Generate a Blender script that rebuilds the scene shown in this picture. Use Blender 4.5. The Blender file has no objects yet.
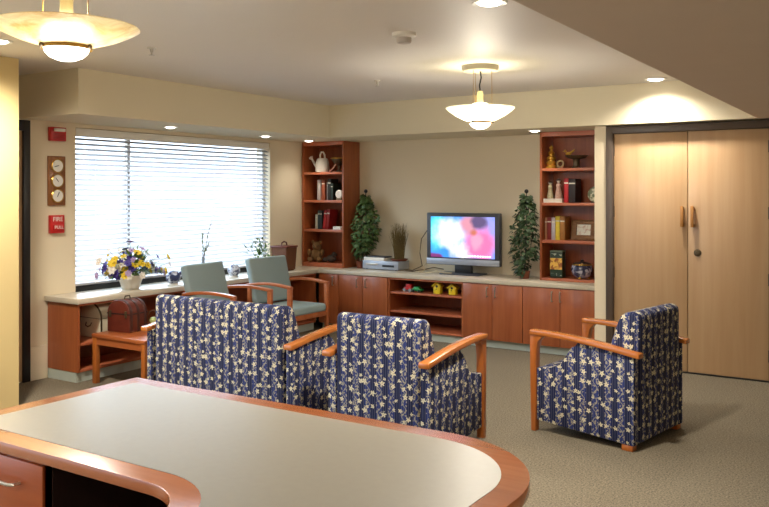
import bpy, bmesh, math, random
from mathutils import Vector, Matrix
random.seed(7)
R = math.radians
S = bpy.context.scene
COL = S.collection

# ------------------------------------------------------------------ helpers
def lin(r, g, b):
    f = lambda v: (v/255/12.92) if v/255 <= .04045 else ((v/255+.055)/1.055)**2.4
    return (f(r), f(g), f(b), 1.0)

class MB:
    def __init__(s):
        s.bm = bmesh.new()
    def _merge(s, t, mat=None):
        if mat is not None:
            bmesh.ops.transform(t, matrix=mat, verts=t.verts)
        me = bpy.data.meshes.new('tmp'); t.to_mesh(me); s.bm.from_mesh(me)
        bpy.data.meshes.remove(me); t.free(); return s
    def box(s, lo, hi, b=0., seg=2, mat=None):
        t = bmesh.new(); bmesh.ops.create_cube(t, size=1)
        for v in t.verts:
            v.co = Vector([(lo[i]+hi[i])/2 + v.co[i]*(hi[i]-lo[i]) for i in range(3)])
        if b: bmesh.ops.bevel(t, geom=t.edges[:], offset=b, segments=seg, profile=.5, affect='EDGES')
        return s._merge(t, mat)
    def prism(s, pts, axis, lo, hi, b=0., seg=2, mat=None):
        t = bmesh.new()
        mk = {'x': lambda p, h: (h, p[0], p[1]), 'y': lambda p, h: (p[0], h, p[1]), 'z': lambda p, h: (p[0], p[1], h)}[axis]
        A = [t.verts.new(mk(p, lo)) for p in pts]; B = [t.verts.new(mk(p, hi)) for p in pts]
        n = len(pts)
        t.faces.new(A[::-1]); t.faces.new(B)
        for i in range(n): t.faces.new((A[i], A[(i+1) % n], B[(i+1) % n], B[i]))
        bmesh.ops.recalc_face_normals(t, faces=t.faces[:])
        if b:
            es = [e for e in t.edges if len(e.link_faces) == 2 and e.calc_face_angle(0) > R(35)]
            bmesh.ops.bevel(t, geom=es, offset=b, segments=seg, profile=.5, affect='EDGES', clamp_overlap=True)
        return s._merge(t, mat)
    def lathe(s, prof, c=(0, 0, 0), seg=28, mat=None):
        t = bmesh.new(); rings = []
        for r, z in prof:
            if r < 1e-5: rings.append([t.verts.new((c[0], c[1], c[2]+z))])
            else: rings.append([t.verts.new((c[0]+r*math.cos(2*math.pi*k/seg), c[1]+r*math.sin(2*math.pi*k/seg), c[2]+z)) for k in range(seg)])
        for a, b in zip(rings, rings[1:]):
            for k in range(seg):
                k2 = (k+1) % seg
                if len(a) == 1 and len(b) == 1: continue
                if len(a) == 1: t.faces.new((a[0], b[k2], b[k]))
                elif len(b) == 1: t.faces.new((a[k], a[k2], b[0]))
                else: t.faces.new((a[k], a[k2], b[k2], b[k]))
        for ring in (rings[0], rings[-1]):
            if len(ring) > 1 and rings[0] is not rings[-1]:
                pass
        return s._merge(t, mat)
    def tube(s, pts, r, seg=8):
        t = bmesh.new(); pts = [Vector(p) for p in pts]; n = len(pts); rings = []
        rr = r if isinstance(r, (list, tuple)) else [r]*n
        up = Vector((0.13, 0.31, 0.94))
        for i, p in enumerate(pts):
            d = (pts[min(i+1, n-1)]-pts[max(i-1, 0)]).normalized()
            a = d.cross(up)
            if a.length < .05: a = d.cross(Vector((1, 0, 0)))
            a.normalize(); b = d.cross(a)
            rings.append([t.verts.new(p+rr[i]*(a*math.cos(2*math.pi*k/seg)+b*math.sin(2*math.pi*k/seg))) for k in range(seg)])
        for a, b in zip(rings, rings[1:]):
            for k in range(seg): t.faces.new((a[k], a[(k+1) % seg], b[(k+1) % seg], b[k]))
        t.faces.new(rings[0][::-1]); t.faces.new(rings[-1])
        return s._merge(t)
    def ball(s, c, r, sc=(1, 1, 1), u=16, v=10, mat=None):
        t = bmesh.new(); bmesh.ops.create_uvsphere(t, u_segments=u, v_segments=v, radius=r)
        for w in t.verts: w.co = Vector((w.co.x*sc[0]+c[0], w.co.y*sc[1]+c[1], w.co.z*sc[2]+c[2]))
        return s._merge(t, mat)
    def leaf(s, p, d, n, L, W, bend=.2):
        p = Vector(p); d = Vector(d).normalized(); n = Vector(n)
        side = d.cross(n)
        if side.length < 1e-3: side = d.cross(Vector((1, .2, .1)))
        side.normalize(); n = side.cross(d)
        q = [p, p+d*L*.3+side*W*.5-n*L*bend*.05, p+d*L*.65+side*W*.38-n*L*bend*.3, p+d*L-n*L*bend,
             p+d*L*.65-side*W*.38-n*L*bend*.3, p+d*L*.3-side*W*.5-n*L*bend*.05, p+d*L*.35+n*L*.06]
        v = [s.bm.verts.new(x) for x in q]
        for a, b in ((0, 1), (1, 2), (2, 3), (3, 4), (4, 5), (5, 0)): s.bm.faces.new((v[a], v[b], v[6]))
        return s
    def build(s, name, mat, parent=None, ang=35, uv=False, loc=None, recalc=True):
        bm = s.bm
        if recalc: bmesh.ops.recalc_face_normals(bm, faces=bm.faces[:])
        if uv:
            L = bm.loops.layers.uv.new('UVMap')
            for f in bm.faces:
                nx, ny, nz = [abs(k) for k in f.normal]
                for l in f.loops:
                    c = l.vert.co
                    l[L].uv = (c.y+.37, c.z) if nx >= ny and nx >= nz else ((c.x, c.z) if ny >= nz else (c.x, c.y+.11))
        me = bpy.data.meshes.new(name); bm.to_mesh(me); bm.free()
        for p in me.polygons: p.use_smooth = True
        me.set_sharp_from_angle(angle=R(ang))
        me.materials.append(mat)
        o = bpy.data.objects.new(name, me); COL.objects.link(o)
        if parent: o.parent = parent
        if loc: o.location = loc
        return o

def tag(o, label, cat, group=None):
    o['label'] = label; o['category'] = cat
    if group: o['group'] = group
    return o
def empty(name, loc=(0, 0, 0), rz=0.):
    o = bpy.data.objects.new(name, None); COL.objects.link(o)
    o.location = loc; o.rotation_euler = (0, 0, rz); o.empty_display_size = .1
    return o
def thing(name, label, cat, loc=(0, 0, 0), rz=0., group=None):
    return tag(empty(name, loc, rz), label, cat, group)
def struct(o):
    o['kind'] = 'structure'; return o
def dup(root, loc, rz=0., label=None):
    r = root.copy(); COL.objects.link(r); r.location = loc; r.rotation_euler = (0, 0, rz)
    if label: r['label'] = label
    for ch in list(root.children):
        c = ch.copy(); COL.objects.link(c); c.parent = r
        for g in list(ch.children):
            d = g.copy(); COL.objects.link(d); d.parent = c
    return r

# ---------------------------------------------------------------- materials
def newmat(name):
    m = bpy.data.materials.new(name); m.use_nodes = True
    nt = m.node_tree; return m, nt, nt.nodes['Principled BSDF']
class NT:
    def __init__(s, nt): s.nt = nt
    def n(s, typ, ins=None, **kw):
        x = s.nt.nodes.new(typ)
        for k, v in kw.items(): setattr(x, k, v)
        for k, v in (ins or {}).items(): s.put(x.inputs[k], v)
        return x
    def put(s, sock, v):
        if isinstance(v, bpy.types.NodeSocket): s.nt.links.new(v, sock)
        else: sock.default_value = v
    def m(s, op, a, b=0., c=0.):
        return s.n('ShaderNodeMath', {0: a, 1: b, 2: c}, operation=op).outputs[0]
    def mix(s, f, a, b):
        x = s.n('ShaderNodeMix', data_type='RGBA')
        s.put(x.inputs[0], f); s.put(x.inputs[6], a); s.put(x.inputs[7], b)
        return x.outputs[2]
def obj_coord(N, scale=(1, 1, 1), src='Object'):
    tc = N.n('ShaderNodeTexCoord')
    return N.n('ShaderNodeMapping', {0: tc.outputs[src], 3: scale}).outputs[0]
def plain(name, col, rough=.6, metal=0., noise=.06, nscale=20., bump=0., bscale=150., coat=0., spec=.5):
    m, nt, p = newmat(name); N = NT(nt)
    co = obj_coord(N)
    c2 = tuple(v*(1-noise*2) for v in col[:3])+(1,)
    t = N.n('ShaderNodeTexNoise', {'Vector': co, 'Scale': nscale, 'Detail': 3.})
    N.put(p.inputs['Base Color'], N.mix(t.outputs[0], col, c2))
    p.inputs['Roughness'].default_value = rough; p.inputs['Metallic'].default_value = metal
    p.inputs['Coat Weight'].default_value = coat; p.inputs['Specular IOR Level'].default_value = spec
    if bump:
        t2 = N.n('ShaderNodeTexNoise', {'Vector': co, 'Scale': bscale, 'Detail': 2.})
        b = N.n('ShaderNodeBump', {'Strength': bump, 'Distance': .01, 'Height': t2.outputs[0]})
        N.put(p.inputs['Normal'], b.outputs[0])
    return m
def wood(name, c1, c2, axis='z', rough=.35, freq=26., coat=.15):
    m, nt, p = newmat(name); N = NT(nt)
    sc = [freq]*3; sc['xyz'.index(axis)] = freq*.05
    co = obj_coord(N, tuple(sc))
    t = N.n('ShaderNodeTexNoise', {'Vector': co, 'Scale': 1., 'Detail': 5., 'Roughness': .6, 'Distortion': .4})
    co2 = obj_coord(N, tuple(k*.12 for k in sc))
    t2 = N.n('ShaderNodeTexNoise', {'Vector': co2, 'Scale': 1., 'Detail': 2.})
    f = N.m('ADD', N.m('MULTIPLY', t.outputs[0], .6), N.m('MULTIPLY', t2.outputs[0], .4))
    r = N.n('ShaderNodeMapRange', {0: f, 1: .32, 2: .68})
    N.put(p.inputs['Base Color'], N.mix(r.outputs[0], c2, c1))
    p.inputs['Roughness'].default_value = rough; p.inputs['Coat Weight'].default_value = coat
    p.inputs['Coat Roughness'].default_value = .2
    return m

M = {}
M['wall'] = plain('wall_paint', lin(228, 214, 186), .85, noise=.015, nscale=3, bump=.12, bscale=220)
M['wall_warm'] = plain('warm_wall_paint', lin(210, 188, 134), .85, noise=.015, nscale=3, bump=.12, bscale=220)
M['soffit'] = plain('soffit_paint', lin(224, 214, 186), .85, noise=.015, nscale=3, bump=.12, bscale=220)
M['ceiling'] = plain('ceiling_paint', lin(228, 223, 217), .5, noise=.02, nscale=4, bump=.25, bscale=120, spec=.22)
M['lowceil'] = plain('low_ceiling_paint', lin(206, 190, 174), .8, noise=.03, nscale=4, bump=.22, bscale=170)
M['base'] = plain('cream_baseboard', lin(232, 218, 190), .5, noise=.02)
M['kick'] = plain('pale_vinyl_kick', lin(190, 200, 190), .45, noise=.03)
M['darkframe'] = plain('dark_brown_metal', lin(84, 70, 60), .45, noise=.04)
M['black'] = plain('black_plastic', lin(24, 24, 27), .4)
M['darkgrey'] = plain('dark_grey_plastic', lin(62, 66, 76), .4)
M['silver'] = plain('silver_plastic', lin(170, 178, 192), .35, metal=.3)
M['steel'] = plain('brushed_steel', lin(205, 200, 190), .3, metal=.9)
M['brass'] = plain('brass', lin(190, 150, 70), .3, metal=.9)
M['gold'] = plain('gold_paint', lin(214, 168, 70), .3, metal=.75, noise=.1)
M['bronze'] = plain('dark_bronze', lin(96, 82, 60), .4, metal=.5, noise=.15)
M['cherry'] = wood('cherry_cabinet', lin(172, 98, 56), lin(140, 70, 38), 'z', .32)
M['cherry_dark'] = wood('cherry_shelving', lin(164, 88, 48), lin(134, 65, 34), 'z', .4)
M['cherry_edge'] = wood('cherry_shelf_edge', lin(192, 112, 76), lin(170, 90, 58), 'x', .35)
M['rim'] = wood('desk_rim_wood', lin(172, 102, 58), lin(144, 78, 40), 'x', .25, coat=.25)
M['desk_side'] = wood('desk_cabinet_wood', lin(168, 86, 40), lin(142, 66, 28), 'x', .3)
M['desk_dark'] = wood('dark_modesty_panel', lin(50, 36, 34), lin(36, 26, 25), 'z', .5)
M['maple'] = wood('maple_door', lin(194, 162, 124), lin(178, 142, 102), 'z', .4, freq=14)
M['pull'] = wood('oak_pull', lin(186, 132, 68), lin(160, 106, 48), 'z', .4)
M['oak'] = wood('honey_oak_arm', lin(190, 116, 52), lin(160, 88, 34), 'y', .25, coat=.4)
M['oakleg'] = wood('honey_oak_leg', lin(182, 106, 46), lin(150, 80, 30), 'z', .28, coat=.3)
M['chairwood'] = wood('cherry_chair_wood', lin(184, 108, 64), lin(156, 82, 44), 'y', .28, coat=.3)
M['tablewood'] = wood('cherry_side_table', lin(182, 106, 60), lin(156, 82, 42), 'x', .3, coat=.3)
M['teal'] = plain('teal_upholstery', lin(150, 170, 172), .8, noise=.08, nscale=160, bump=.2, bscale=400)
M['laminate'] = plain('grey_beige_laminate', lin(146, 141, 128), .34, noise=.05, nscale=35, coat=0., spec=.4)
M['counter'] = plain('pale_countertop_laminate', lin(206, 196, 176), .28, noise=.04, nscale=40)
M['white'] = plain('white_plastic', lin(236, 234, 226), .45, noise=.02)
M['ceramic'] = plain('white_ceramic', lin(232, 226, 214), .35, noise=.05, nscale=12)
M['red'] = plain('red_plastic', lin(196, 30, 30), .4)
M['cream_chest'] = plain('cream_painted_wood', lin(234, 226, 198), .6, noise=.07, nscale=9)
M['leather'] = plain('mahogany_leather', lin(104, 46, 34), .35, noise=.15, nscale=18)
M['leather_strap'] = plain('dark_strap', lin(72, 40, 36), .35, noise=.1)
M['basket'] = plain('brown_wicker', lin(122, 74, 44), .7, noise=.25, nscale=60, bump=.6, bscale=90)
M['terra'] = plain('brown_clay', lin(128, 66, 42), .6, noise=.1)
M['leafs'] = plain('ivy_leaf', lin(98, 130, 70), .5, noise=.38, nscale=26)
M['leafs_dark'] = plain('dark_ivy_leaf', lin(70, 96, 58), .5, noise=.3, nscale=26)
M['leaf_bright'] = plain('fresh_leaf', lin(92, 130, 60), .5, noise=.25, nscale=30)
M['grass'] = plain('dried_grass', lin(138, 116, 66), .8, noise=.35, nscale=50)
M['stem'] = plain('plant_stem', lin(84, 74, 48), .8)
M['purple'] = plain('purple_petal', lin(72, 56, 150), .6, noise=.15)
M['lilac'] = plain('lilac_petal', lin(184, 160, 204), .6, noise=.1)
M['yellow'] = plain('yellow_petal', lin(240, 208, 50), .6, noise=.08)
M['whitep'] = plain('white_petal', lin(244, 240, 232), .6, noise=.03)
M['toyyellow'] = plain('yellow_toy_paint', lin(240, 214, 40), .4, noise=.03)
M['toyroof'] = plain('olive_toy_roof', lin(120, 120, 40), .5, noise=.05)
M['green'] = plain('green_toy_plastic', lin(40, 150, 76), .4)
M['bear'] = plain('tan_plush', lin(140, 102, 60), .95, noise=.25, nscale=50, bump=.6, bscale=200)
M['bluepot'] = plain('blue_glaze', lin(62, 82, 130), .25, noise=.3, nscale=30)
M['paper'] = plain('printed_card', lin(226, 222, 206), .6, noise=.1, nscale=12)

def mottled(name, c1, c2, scale, rough=.3, th=.5, soft=.05):
    m, nt, p = newmat(name); N = NT(nt)
    t = N.n('ShaderNodeTexNoise', {'Vector': obj_coord(N), 'Scale': scale, 'Detail': 2.5, 'Distortion': .6})
    r = N.n('ShaderNodeMapRange', {0: t.outputs[0], 1: th-soft, 2: th+soft})
    N.put(p.inputs['Base Color'], N.mix(r.outputs[0], c1, c2)); p.inputs['Roughness'].default_value = rough
    return m
def carpet():
    m, nt, p = newmat('loop_carpet'); N = NT(nt); co = obj_coord(N)
    a = N.n('ShaderNodeTexNoise', {'Vector': co, 'Scale': 95., 'Detail': 4., 'Roughness': .75})
    b = N.n('ShaderNodeTexNoise', {'Vector': co, 'Scale': 2.2, 'Detail': 2.})
    f = N.n('ShaderNodeMapRange', {0: a.outputs[0], 1: .35, 2: .65})
    c = N.mix(f.outputs[0], lin(72, 66, 56), lin(150, 139, 118))
    c = N.mix(N.m('MULTIPLY', b.outputs[0], .18), c, lin(100, 92, 80))
    N.put(p.inputs['Base Color'], c); p.inputs['Roughness'].default_value = 1.; p.inputs['Specular IOR Level'].default_value = .1
    N.put(p.inputs['Normal'], N.n('ShaderNodeBump', {'Strength': .3, 'Distance': .008, 'Height': a.outputs[0]}).outputs[0])
    return m
M['carpet'] = carpet()

def fabric():
    m, nt, p = newmat('navy_floral_upholstery'); N = NT(nt)
    uv = N.n('ShaderNodeTexCoord').outputs['UV']
    sep = N.n('ShaderNodeSeparateXYZ', {0: uv}); u, v = sep.outputs[0], sep.outputs[1]
    # vertical ground stripes
    st = N.m('SINE', N.m('MULTIPLY', u, 2*math.pi/.084))
    st = N.n('ShaderNodeMapRange', {0: st, 1: -.25, 2: .25}).outputs[0]
    st2 = N.m('SINE', N.m('MULTIPLY', u, 2*math.pi/.0155))
    base = N.mix(st, lin(31, 37, 70), lin(42, 55, 110))
    base = N.mix(N.m('MULTIPLY', N.m('GREATER_THAN', st2, .82), .35), base, lin(120, 124, 140))
    wob = N.n('ShaderNodeTexNoise', {'Vector': uv, 'Scale': 110., 'Detail': 2.}).outputs[0]
    def scatter(scale, rnd, rad, petals, off, sx=1.):
        vec = N.n('ShaderNodeMapping', {0: uv, 1: off, 3: (scale*sx, scale, 0)}).outputs[0]
        vo = N.n('ShaderNodeTexVoronoi', {'Vector': vec, 'Scale': 1., 'Randomness': rnd}, voronoi_dimensions='2D')
        d = N.n('ShaderNodeVectorMath', {0: vec, 1: vo.outputs['Position']}, operation='SUBTRACT').outputs[0]
        ds = N.n('ShaderNodeSeparateXYZ', {0: d}); cs = N.n('ShaderNodeSeparateXYZ', {0: vo.outputs['Color']})
        ang = N.m('ADD', N.m('ARCTAN2', ds.outputs[1], ds.outputs[0]), N.m('MULTIPLY', cs.outputs[0], 6.28))
        rr = N.m('MULTIPLY', N.m('MULTIPLY_ADD', N.m('COSINE', N.m('MULTIPLY', ang, float(petals))), .22, .74), rad)
        rr = N.m('MULTIPLY', rr, N.m('MULTIPLY_ADD', cs.outputs[1], .6, .6))
        rr = N.m('MULTIPLY', rr, N.m('MULTIPLY_ADD', wob, 2.2, -.1))
        l = N.n('ShaderNodeVectorMath', {0: d}, operation='LENGTH').outputs['Value']
        return N.m('LESS_THAN', l, rr), N.m('LESS_THAN', l, N.m('MULTIPLY', rad, .14))
    # wandering vines
    fr = N.m('FRACT', N.m('ADD', N.m('DIVIDE', u, .084), N.m('MULTIPLY', N.m('SINE', N.m('MULTIPLY', v, 75.)), .16)))
    vine = N.m('LESS_THAN', N.m('ABSOLUTE', N.m('SUBTRACT', fr, .27)), .035)
    c = N.mix(N.m('MULTIPLY', vine, .8), base, lin(150, 148, 130))
    lv, _ = scatter(46., .95, .42, 2, (3.1, 1.7, 0))
    gate = N.m('GREATER_THAN', N.m('SINE', N.m('MULTIPLY', u, 2*math.pi/.084)), -.1)
    c = N.mix(N.m('MULTIPLY', lv, N.m('MULTIPLY', gate, .8)), c, lin(160, 154, 136))
    fl, ce = scatter(16.5, .75, .28, 5, (.4, .2, 0))
    c = N.mix(fl, c, lin(208, 201, 172)); c = N.mix(ce, c, lin(150, 120, 60))
    N.put(p.inputs['Base Color'], c); p.inputs['Roughness'].default_value = .75
    p.inputs['Specular IOR Level'].default_value = .15
    return m
M['fabric'] = fabric()

def slatmat():
    m, nt, p = newmat('white_blind_slat'); N = NT(nt)
    p.inputs['Base Color'].default_value = lin(172, 172, 177); p.inputs['Roughness'].default_value = .6
    tr = N.n('ShaderNodeBsdfTranslucent', {'Color': (.85, .85, .87, 1)})
    mx = N.n('ShaderNodeMixShader', {0: .02, 1: p.outputs[0], 2: tr.outputs[0]})
    nt.links.new(mx.outputs[0], nt.nodes['Material Output'].inputs[0]); return m
M['slat'] = slatmat()
def glassmat():
    m, nt, p = newmat('window_glass'); N = NT(nt); nt.nodes.remove(p)
    t = N.n('ShaderNodeBsdfTransparent', {'Color': (.97, .98, .98, 1)}); g = N.n('ShaderNodeBsdfGlossy', {'Roughness': .02})
    fr = N.n('ShaderNodeFresnel', {'IOR': 1.45}); bf = N.n('ShaderNodeNewGeometry').outputs['Backfacing']
    mx = N.n('ShaderNodeMixShader', {0: N.m('MULTIPLY', fr.outputs[0], N.m('SUBTRACT', 1., bf)), 1: t.outputs[0], 2: g.outputs[0]})
    nt.links.new(mx.outputs[0], nt.nodes['Material Output'].inputs[0]); return m
M['glass'] = glassmat()
def emit(name, col, st):
    m, nt, p = newmat(name)
    p.inputs['Base Color'].default_value = (.9, .9, .9, 1)
    p.inputs['Emission Color'].default_value = col; p.inputs['Emission Strength'].default_value = st
    return m
M['lens'] = emit('lit_lens', (1, .93, .8, 1), 6.)
M['bulb'] = emit('lit_diffuser', (1, .95, .8, 1), 2.6)
def alabaster(name, k, c1=lin(238, 220, 170), c2=lin(198, 158, 84)):
    m, nt, p = newmat(name); N = NT(nt); co = obj_coord(N, (5, 5, 9))
    t = N.n('ShaderNodeTexNoise', {'Vector': co, 'Scale': 1.1, 'Detail': 5., 'Roughness': .62, 'Distortion': 1.2})
    r = N.n('ShaderNodeMapRange', {0: t.outputs[0], 1: .4, 2: .64})
    c = N.mix(r.outputs[0], c1, c2)
    N.put(p.inputs['Base Color'], c); N.put(p.inputs['Emission Color'], c)
    p.inputs['Emission Strength'].default_value = k; p.inputs['Roughness'].default_value = .3
    return m
M['alabaster'] = alabaster('lit_amber_alabaster', .16)
M['alabaster_pale'] = alabaster('lit_pale_alabaster', .7, lin(254, 252, 238), lin(236, 226, 180))

def screenmat():
    m, nt, p = newmat('lit_television_picture'); N = NT(nt)
    uv = N.n('ShaderNodeTexCoord').outputs['Object']
    s = N.n('ShaderNodeSeparateXYZ', {0: uv}); x, z = s.outputs[0], s.outputs[2]
    wob = N.n('ShaderNodeTexNoise', {'Vector': uv, 'Scale': 9., 'Detail': 3.}).outputs[0]
    def blob(cx, cz, rx, rz, soft=.5):
        dx = N.m('DIVIDE', N.m('SUBTRACT', x, cx), rx); dz = N.m('DIVIDE', N.m('SUBTRACT', z, cz), rz)
        d = N.m('SQRT', N.m('ADD', N.m('MULTIPLY', dx, dx), N.m('MULTIPLY', dz, dz)))
        d = N.m('ADD', d, N.m('MULTIPLY', N.m('SUBTRACT', wob, .5), .7))
        return N.n('ShaderNodeMapRange', {0: d, 1: 1-soft, 2: 1., 3: 1., 4: 0.}, interpolation_type='SMOOTHSTEP').outputs[0]
    c = N.mix(blob(.30, .02, .3, .4, .6), lin(60, 140, 235), lin(150, 150, 225))
    c = N.mix(blob(-.30, .06, .16, .26, .8), c, lin(90, 240, 250))
    c = N.mix(blob(-.14, .04, .27, .22, .7), c, lin(250, 255, 250))
    c = N.mix(blob(.0, -.15, .2, .14, .8), c, lin(250, 245, 245))
    c = N.mix(blob(.21, -.07, .24, .24, .6), c, lin(238, 112, 164))
    c = N.mix(blob(.17, -.03, .10, .13, .6), c, lin(246, 150, 180))
    c = N.mix(blob(.08, .14, .14, .15, .65), c, lin(206, 140, 158))
    c = N.mix(blob(.14, .05, .07, .05, .8), c, lin(190, 110, 90))
    c = N.mix(blob(.20, .17, .13, .11, .6), c, lin(92, 78, 116))
    c = N.mix(blob(-.34, -.22, .14, .05, .5), c, lin(120, 50, 110))
    p.inputs['Base Color'].default_value = (.01, .01, .01, 1); p.inputs['Roughness'].default_value = .2
    N.put(p.inputs['Emission Color'], c); p.inputs['Emission Strength'].default_value = .95
    return m
M['screen'] = screenmat()

# ------------------------------------------------------------- room set-out
XL, YB, YD, ZL, ZC = -6.30, 8.25, 7.53, 2.21, 2.567    # window wall, TV wall, door wall, low and high ceiling
XC, YA, YS = -5.50, 3.62, 7.42                          # near left wall, its end, soffit face
XLOW = -1.10                                            # edge of the low ceiling
ZW = .705                                               # worktop height
XR, YR = 2.6, -3.2
XREC = -2.513                                           # left face of the pilaster
WY0, WY1, WZ0, WZ1 = 4.70, 7.34, ZW, 2.175              # window opening

struct(MB().box((XL-.3, YR-.2, -.1), (XR+.2, YB+.3, 0)).build('floor', M['carpet']))
struct(MB().box((XL-.3, YR-.2, ZC), (XLOW+.02, YB+.3, ZC+.12)).build('ceiling', M['ceiling']))
struct(MB().box((XLOW, YR-.2, ZL), (XR+.2, YB+.3, ZC+.12)).build('ceiling_low', M['lowceil']))
struct(MB().box((XL-.3, 4.13, ZL), (XC, YB+.3, ZC)).build('trim_1', M['soffit']))
struct(MB().box((XC, YS, ZL), (XLOW, YB+.3, ZC)).build('trim_2', M['soffit']))
w = MB()                                                # window wall with its opening
w.box((XL-.2, 3.2, 0), (XL, WY0, ZC)); w.box((XL-.2, WY1, 0), (XL, YB+.3, ZC))
w.box((XL-.2, WY0, 0), (XL, WY1, WZ0-.03)); w.box((XL-.2, WY0, WZ1), (XL, WY1, ZC))
struct(w.build('wall_left', M['wall']))
struct(MB().box((XL, YB, 0), (XREC, YB+.2, ZL)).build('wall_back', M['wall']))
w = MB()                                                # door wall with the double-door opening
DX0, DX1, DZ = -2.404, -.96, 2.2
w.box((XREC, YD, 0), (DX0, YB+.2, ZL)); w.box((DX1, YD, 0), (XR+.2, YB+.2, ZL)); w.box((DX0, YD+.12, 0), (DX1, YB+.2, ZL))
struct(w.build('wall_back_right', M['wall']))
w = MB(); A0, A1 = -2.7, 2.7                             # near left wall with the added window opening
w.box((XC-.15, YR, 0), (XC, A0, ZC)); w.box((XC-.15, A1, 0), (XC, YA, ZC))
w.box((XC-.15, A0, 0), (XC, A1, .1)); w.box((XC-.15, A0, 2.25), (XC, A1, ZC))
struct(w.build('wall_left_near', M['wall_warm']))
struct(MB().box((XL, 3.05, 0), (XC-.15, 3.2, ZC)).build('wall_alcove', M['wall']))
struct(MB().box((XC-.15, YR-.2, 0), (XR, YR, ZC)).build('wall_front', M['wall']))
struct(MB().box((XR, YR-.2, 0), (XR+.2, YB+.2, ZC)).build('wall_right', M['wall']))
struct(MB().box((XL, 4.24, 0), (XL+.025, 4.403, .285), b=.004).build('baseboard_left', M['base']))

# window 1 (behind the blind)
wn = struct(empty('window_1', (XL-.12, (WY0+WY1)/2, WZ0)))
hw = (WY1-WY0)/2; hh = WZ1-WZ0
f = MB()
f.box((-.03, -hw, hh-.06), (.03, hw, hh)); f.box((-.03, -hw, 0), (.03, -hw+.03, hh)); f.box((-.03, hw-.03, 0), (.03, hw, hh))
f.box((-.02, -.66, 0), (.02, -.625, hh))
f.build('window_frame', M['white'], wn)
MB().box((-.03, -hw, -.02), (.05, hw, .045), b=.004).build('sill_rail', M['black'], wn)
MB().box((-.004, -hw+.02, .04), (.004, hw-.05, hh-.05)).build('pane', M['glass'], wn)
# unseen window added in the near left wall for cool daylight on seat backs
wn = struct(empty('added_window', (XC-.1, (A0+A1)/2, .1)))
hw2 = (A1-A0)/2; h2 = 2.15
f = MB()
f.box((-.03, -hw2, 0), (.03, hw2, .06)); f.box((-.03, -hw2, h2-.06), (.03, hw2, h2)); f.box((-.03, -hw2, 0), (.03, -hw2+.06, h2)); f.box((-.03, hw2-.06, 0), (.03, hw2, h2)); f.box((-.03, -.03, 0), (.03, .03, h2))
f.build('window_frame', M['white'], wn)
MB().box((-.004, -hw2+.05, .05), (.004, hw2-.05, h2-.05)).build('pane', M['glass'], wn)

# venetian blind
bl = thing('window_blind', 'wide white horizontal-slat window blind glowing with daylight', 'blind', (XL-.035, (WY0+WY1)/2, WZ0))
MB().box((-.035, -hw+.01, hh-.075), (.03, hw-.01, hh-.005), b=.004).build('headrail', M['white'], bl)
sl = MB(); n = 29; top = hh-.10; step = (top-.095)/(n-1)
for k in range(n):
    z = .095+k*step
    sl.box((-.026, -hw+.012, -.0013), (.026, hw-.012, .0013), mat=Matrix.Translation((0, 0, z)) @ Matrix.Rotation(R(24), 4, 'Y'))
sl.build('slats', M['slat'], bl)
MB().box((-.02, -hw+.012, .05), (.02, hw-.012, .07), b=.003).build('bottom_rail', M['slat'], bl)
for y in (-hw+.22, -.42, .42, hw-.22):
    MB().tube([(.0275, y, .06), (.0275, y, hh-.08)], .0016, 5).build('ladder_cord', M['white'], bl)

# double door
d = struct(empty('door_1', (-1.683, YD, 0)))
fr = MB(); a, b_ = DX0+1.683, DX1+1.683
fr.box((a, -.012, 0), (a+.065, .11, DZ), b=.003); fr.box((b_-.065, -.012, 0), (b_, .11, DZ), b=.003); fr.box((a+.06, -.012, DZ-.065), (b_-.06, .11, DZ), b=.003)
fr.build('door_frame', M['darkframe'], d)
MB().box((a+.06, .02, 0), (b_-.06, .1, .012)).build('threshold', M['black'], d)
for s in (-1, 1):
    lf = MB().box((.003 if s > 0 else -.655, .025, .014), (.655 if s > 0 else -.003, .07, DZ-.068), b=.002).build('door_leaf', M['maple'], d)
    x = -.042 if s < 0 else .045
    h = MB(); h.box((x-.014, -.026, 1.29), (x+.014, -.012, 1.475), b=.005); h.box((x-.012, -.014, 1.295), (x+.012, .027, 1.32)); h.box((x-.012, -.014, 1.44), (x+.012, .027, 1.465))
    h.build('handle', M['pull'], lf)
    for z in (.22, .86, 1.42, 1.98):
        MB().tube([(s*.657, .018, z-.05), (s*.657, .018, z+.05)], .009, 8).build('hinge', M['darkframe'], lf)
    if s > 0:
        k = MB(); T = Matrix.Translation((.082, .026, 1.065)) @ Matrix.Rotation(R(90), 4, 'X')
        k.lathe([(0, .016), (.014, .016), (.016, .012), (.03, .010), (.033, 0)], mat=T); k.build('lock', M['bronze'], lf)

# dark door in the alcove by the window
d = struct(empty('door_2', (XL, 3.76, 0)))
f = MB(); f.box((-.02, .41, 0), (.03, .475, 2.2), b=.003); f.box((-.02, -.54, 0), (.03, -.45, 2.2), b=.003); f.box((-.02, -.46, 2.11), (.03, .42, 2.2), b=.003)
f.build('door_frame', plain('near_black_frame', lin(24, 20, 24), .4), d)
lf = MB().box((-.01, -.45, .01), (.012, .41, 2.11), b=.002).build('door_leaf', M['maple'], d)
MB().tube([(.012, -.36, 1.0), (.06, -.36, 1.0), (.06, -.26, 1.0)], .01).build('door_handle', M['steel'], lf)

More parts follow.
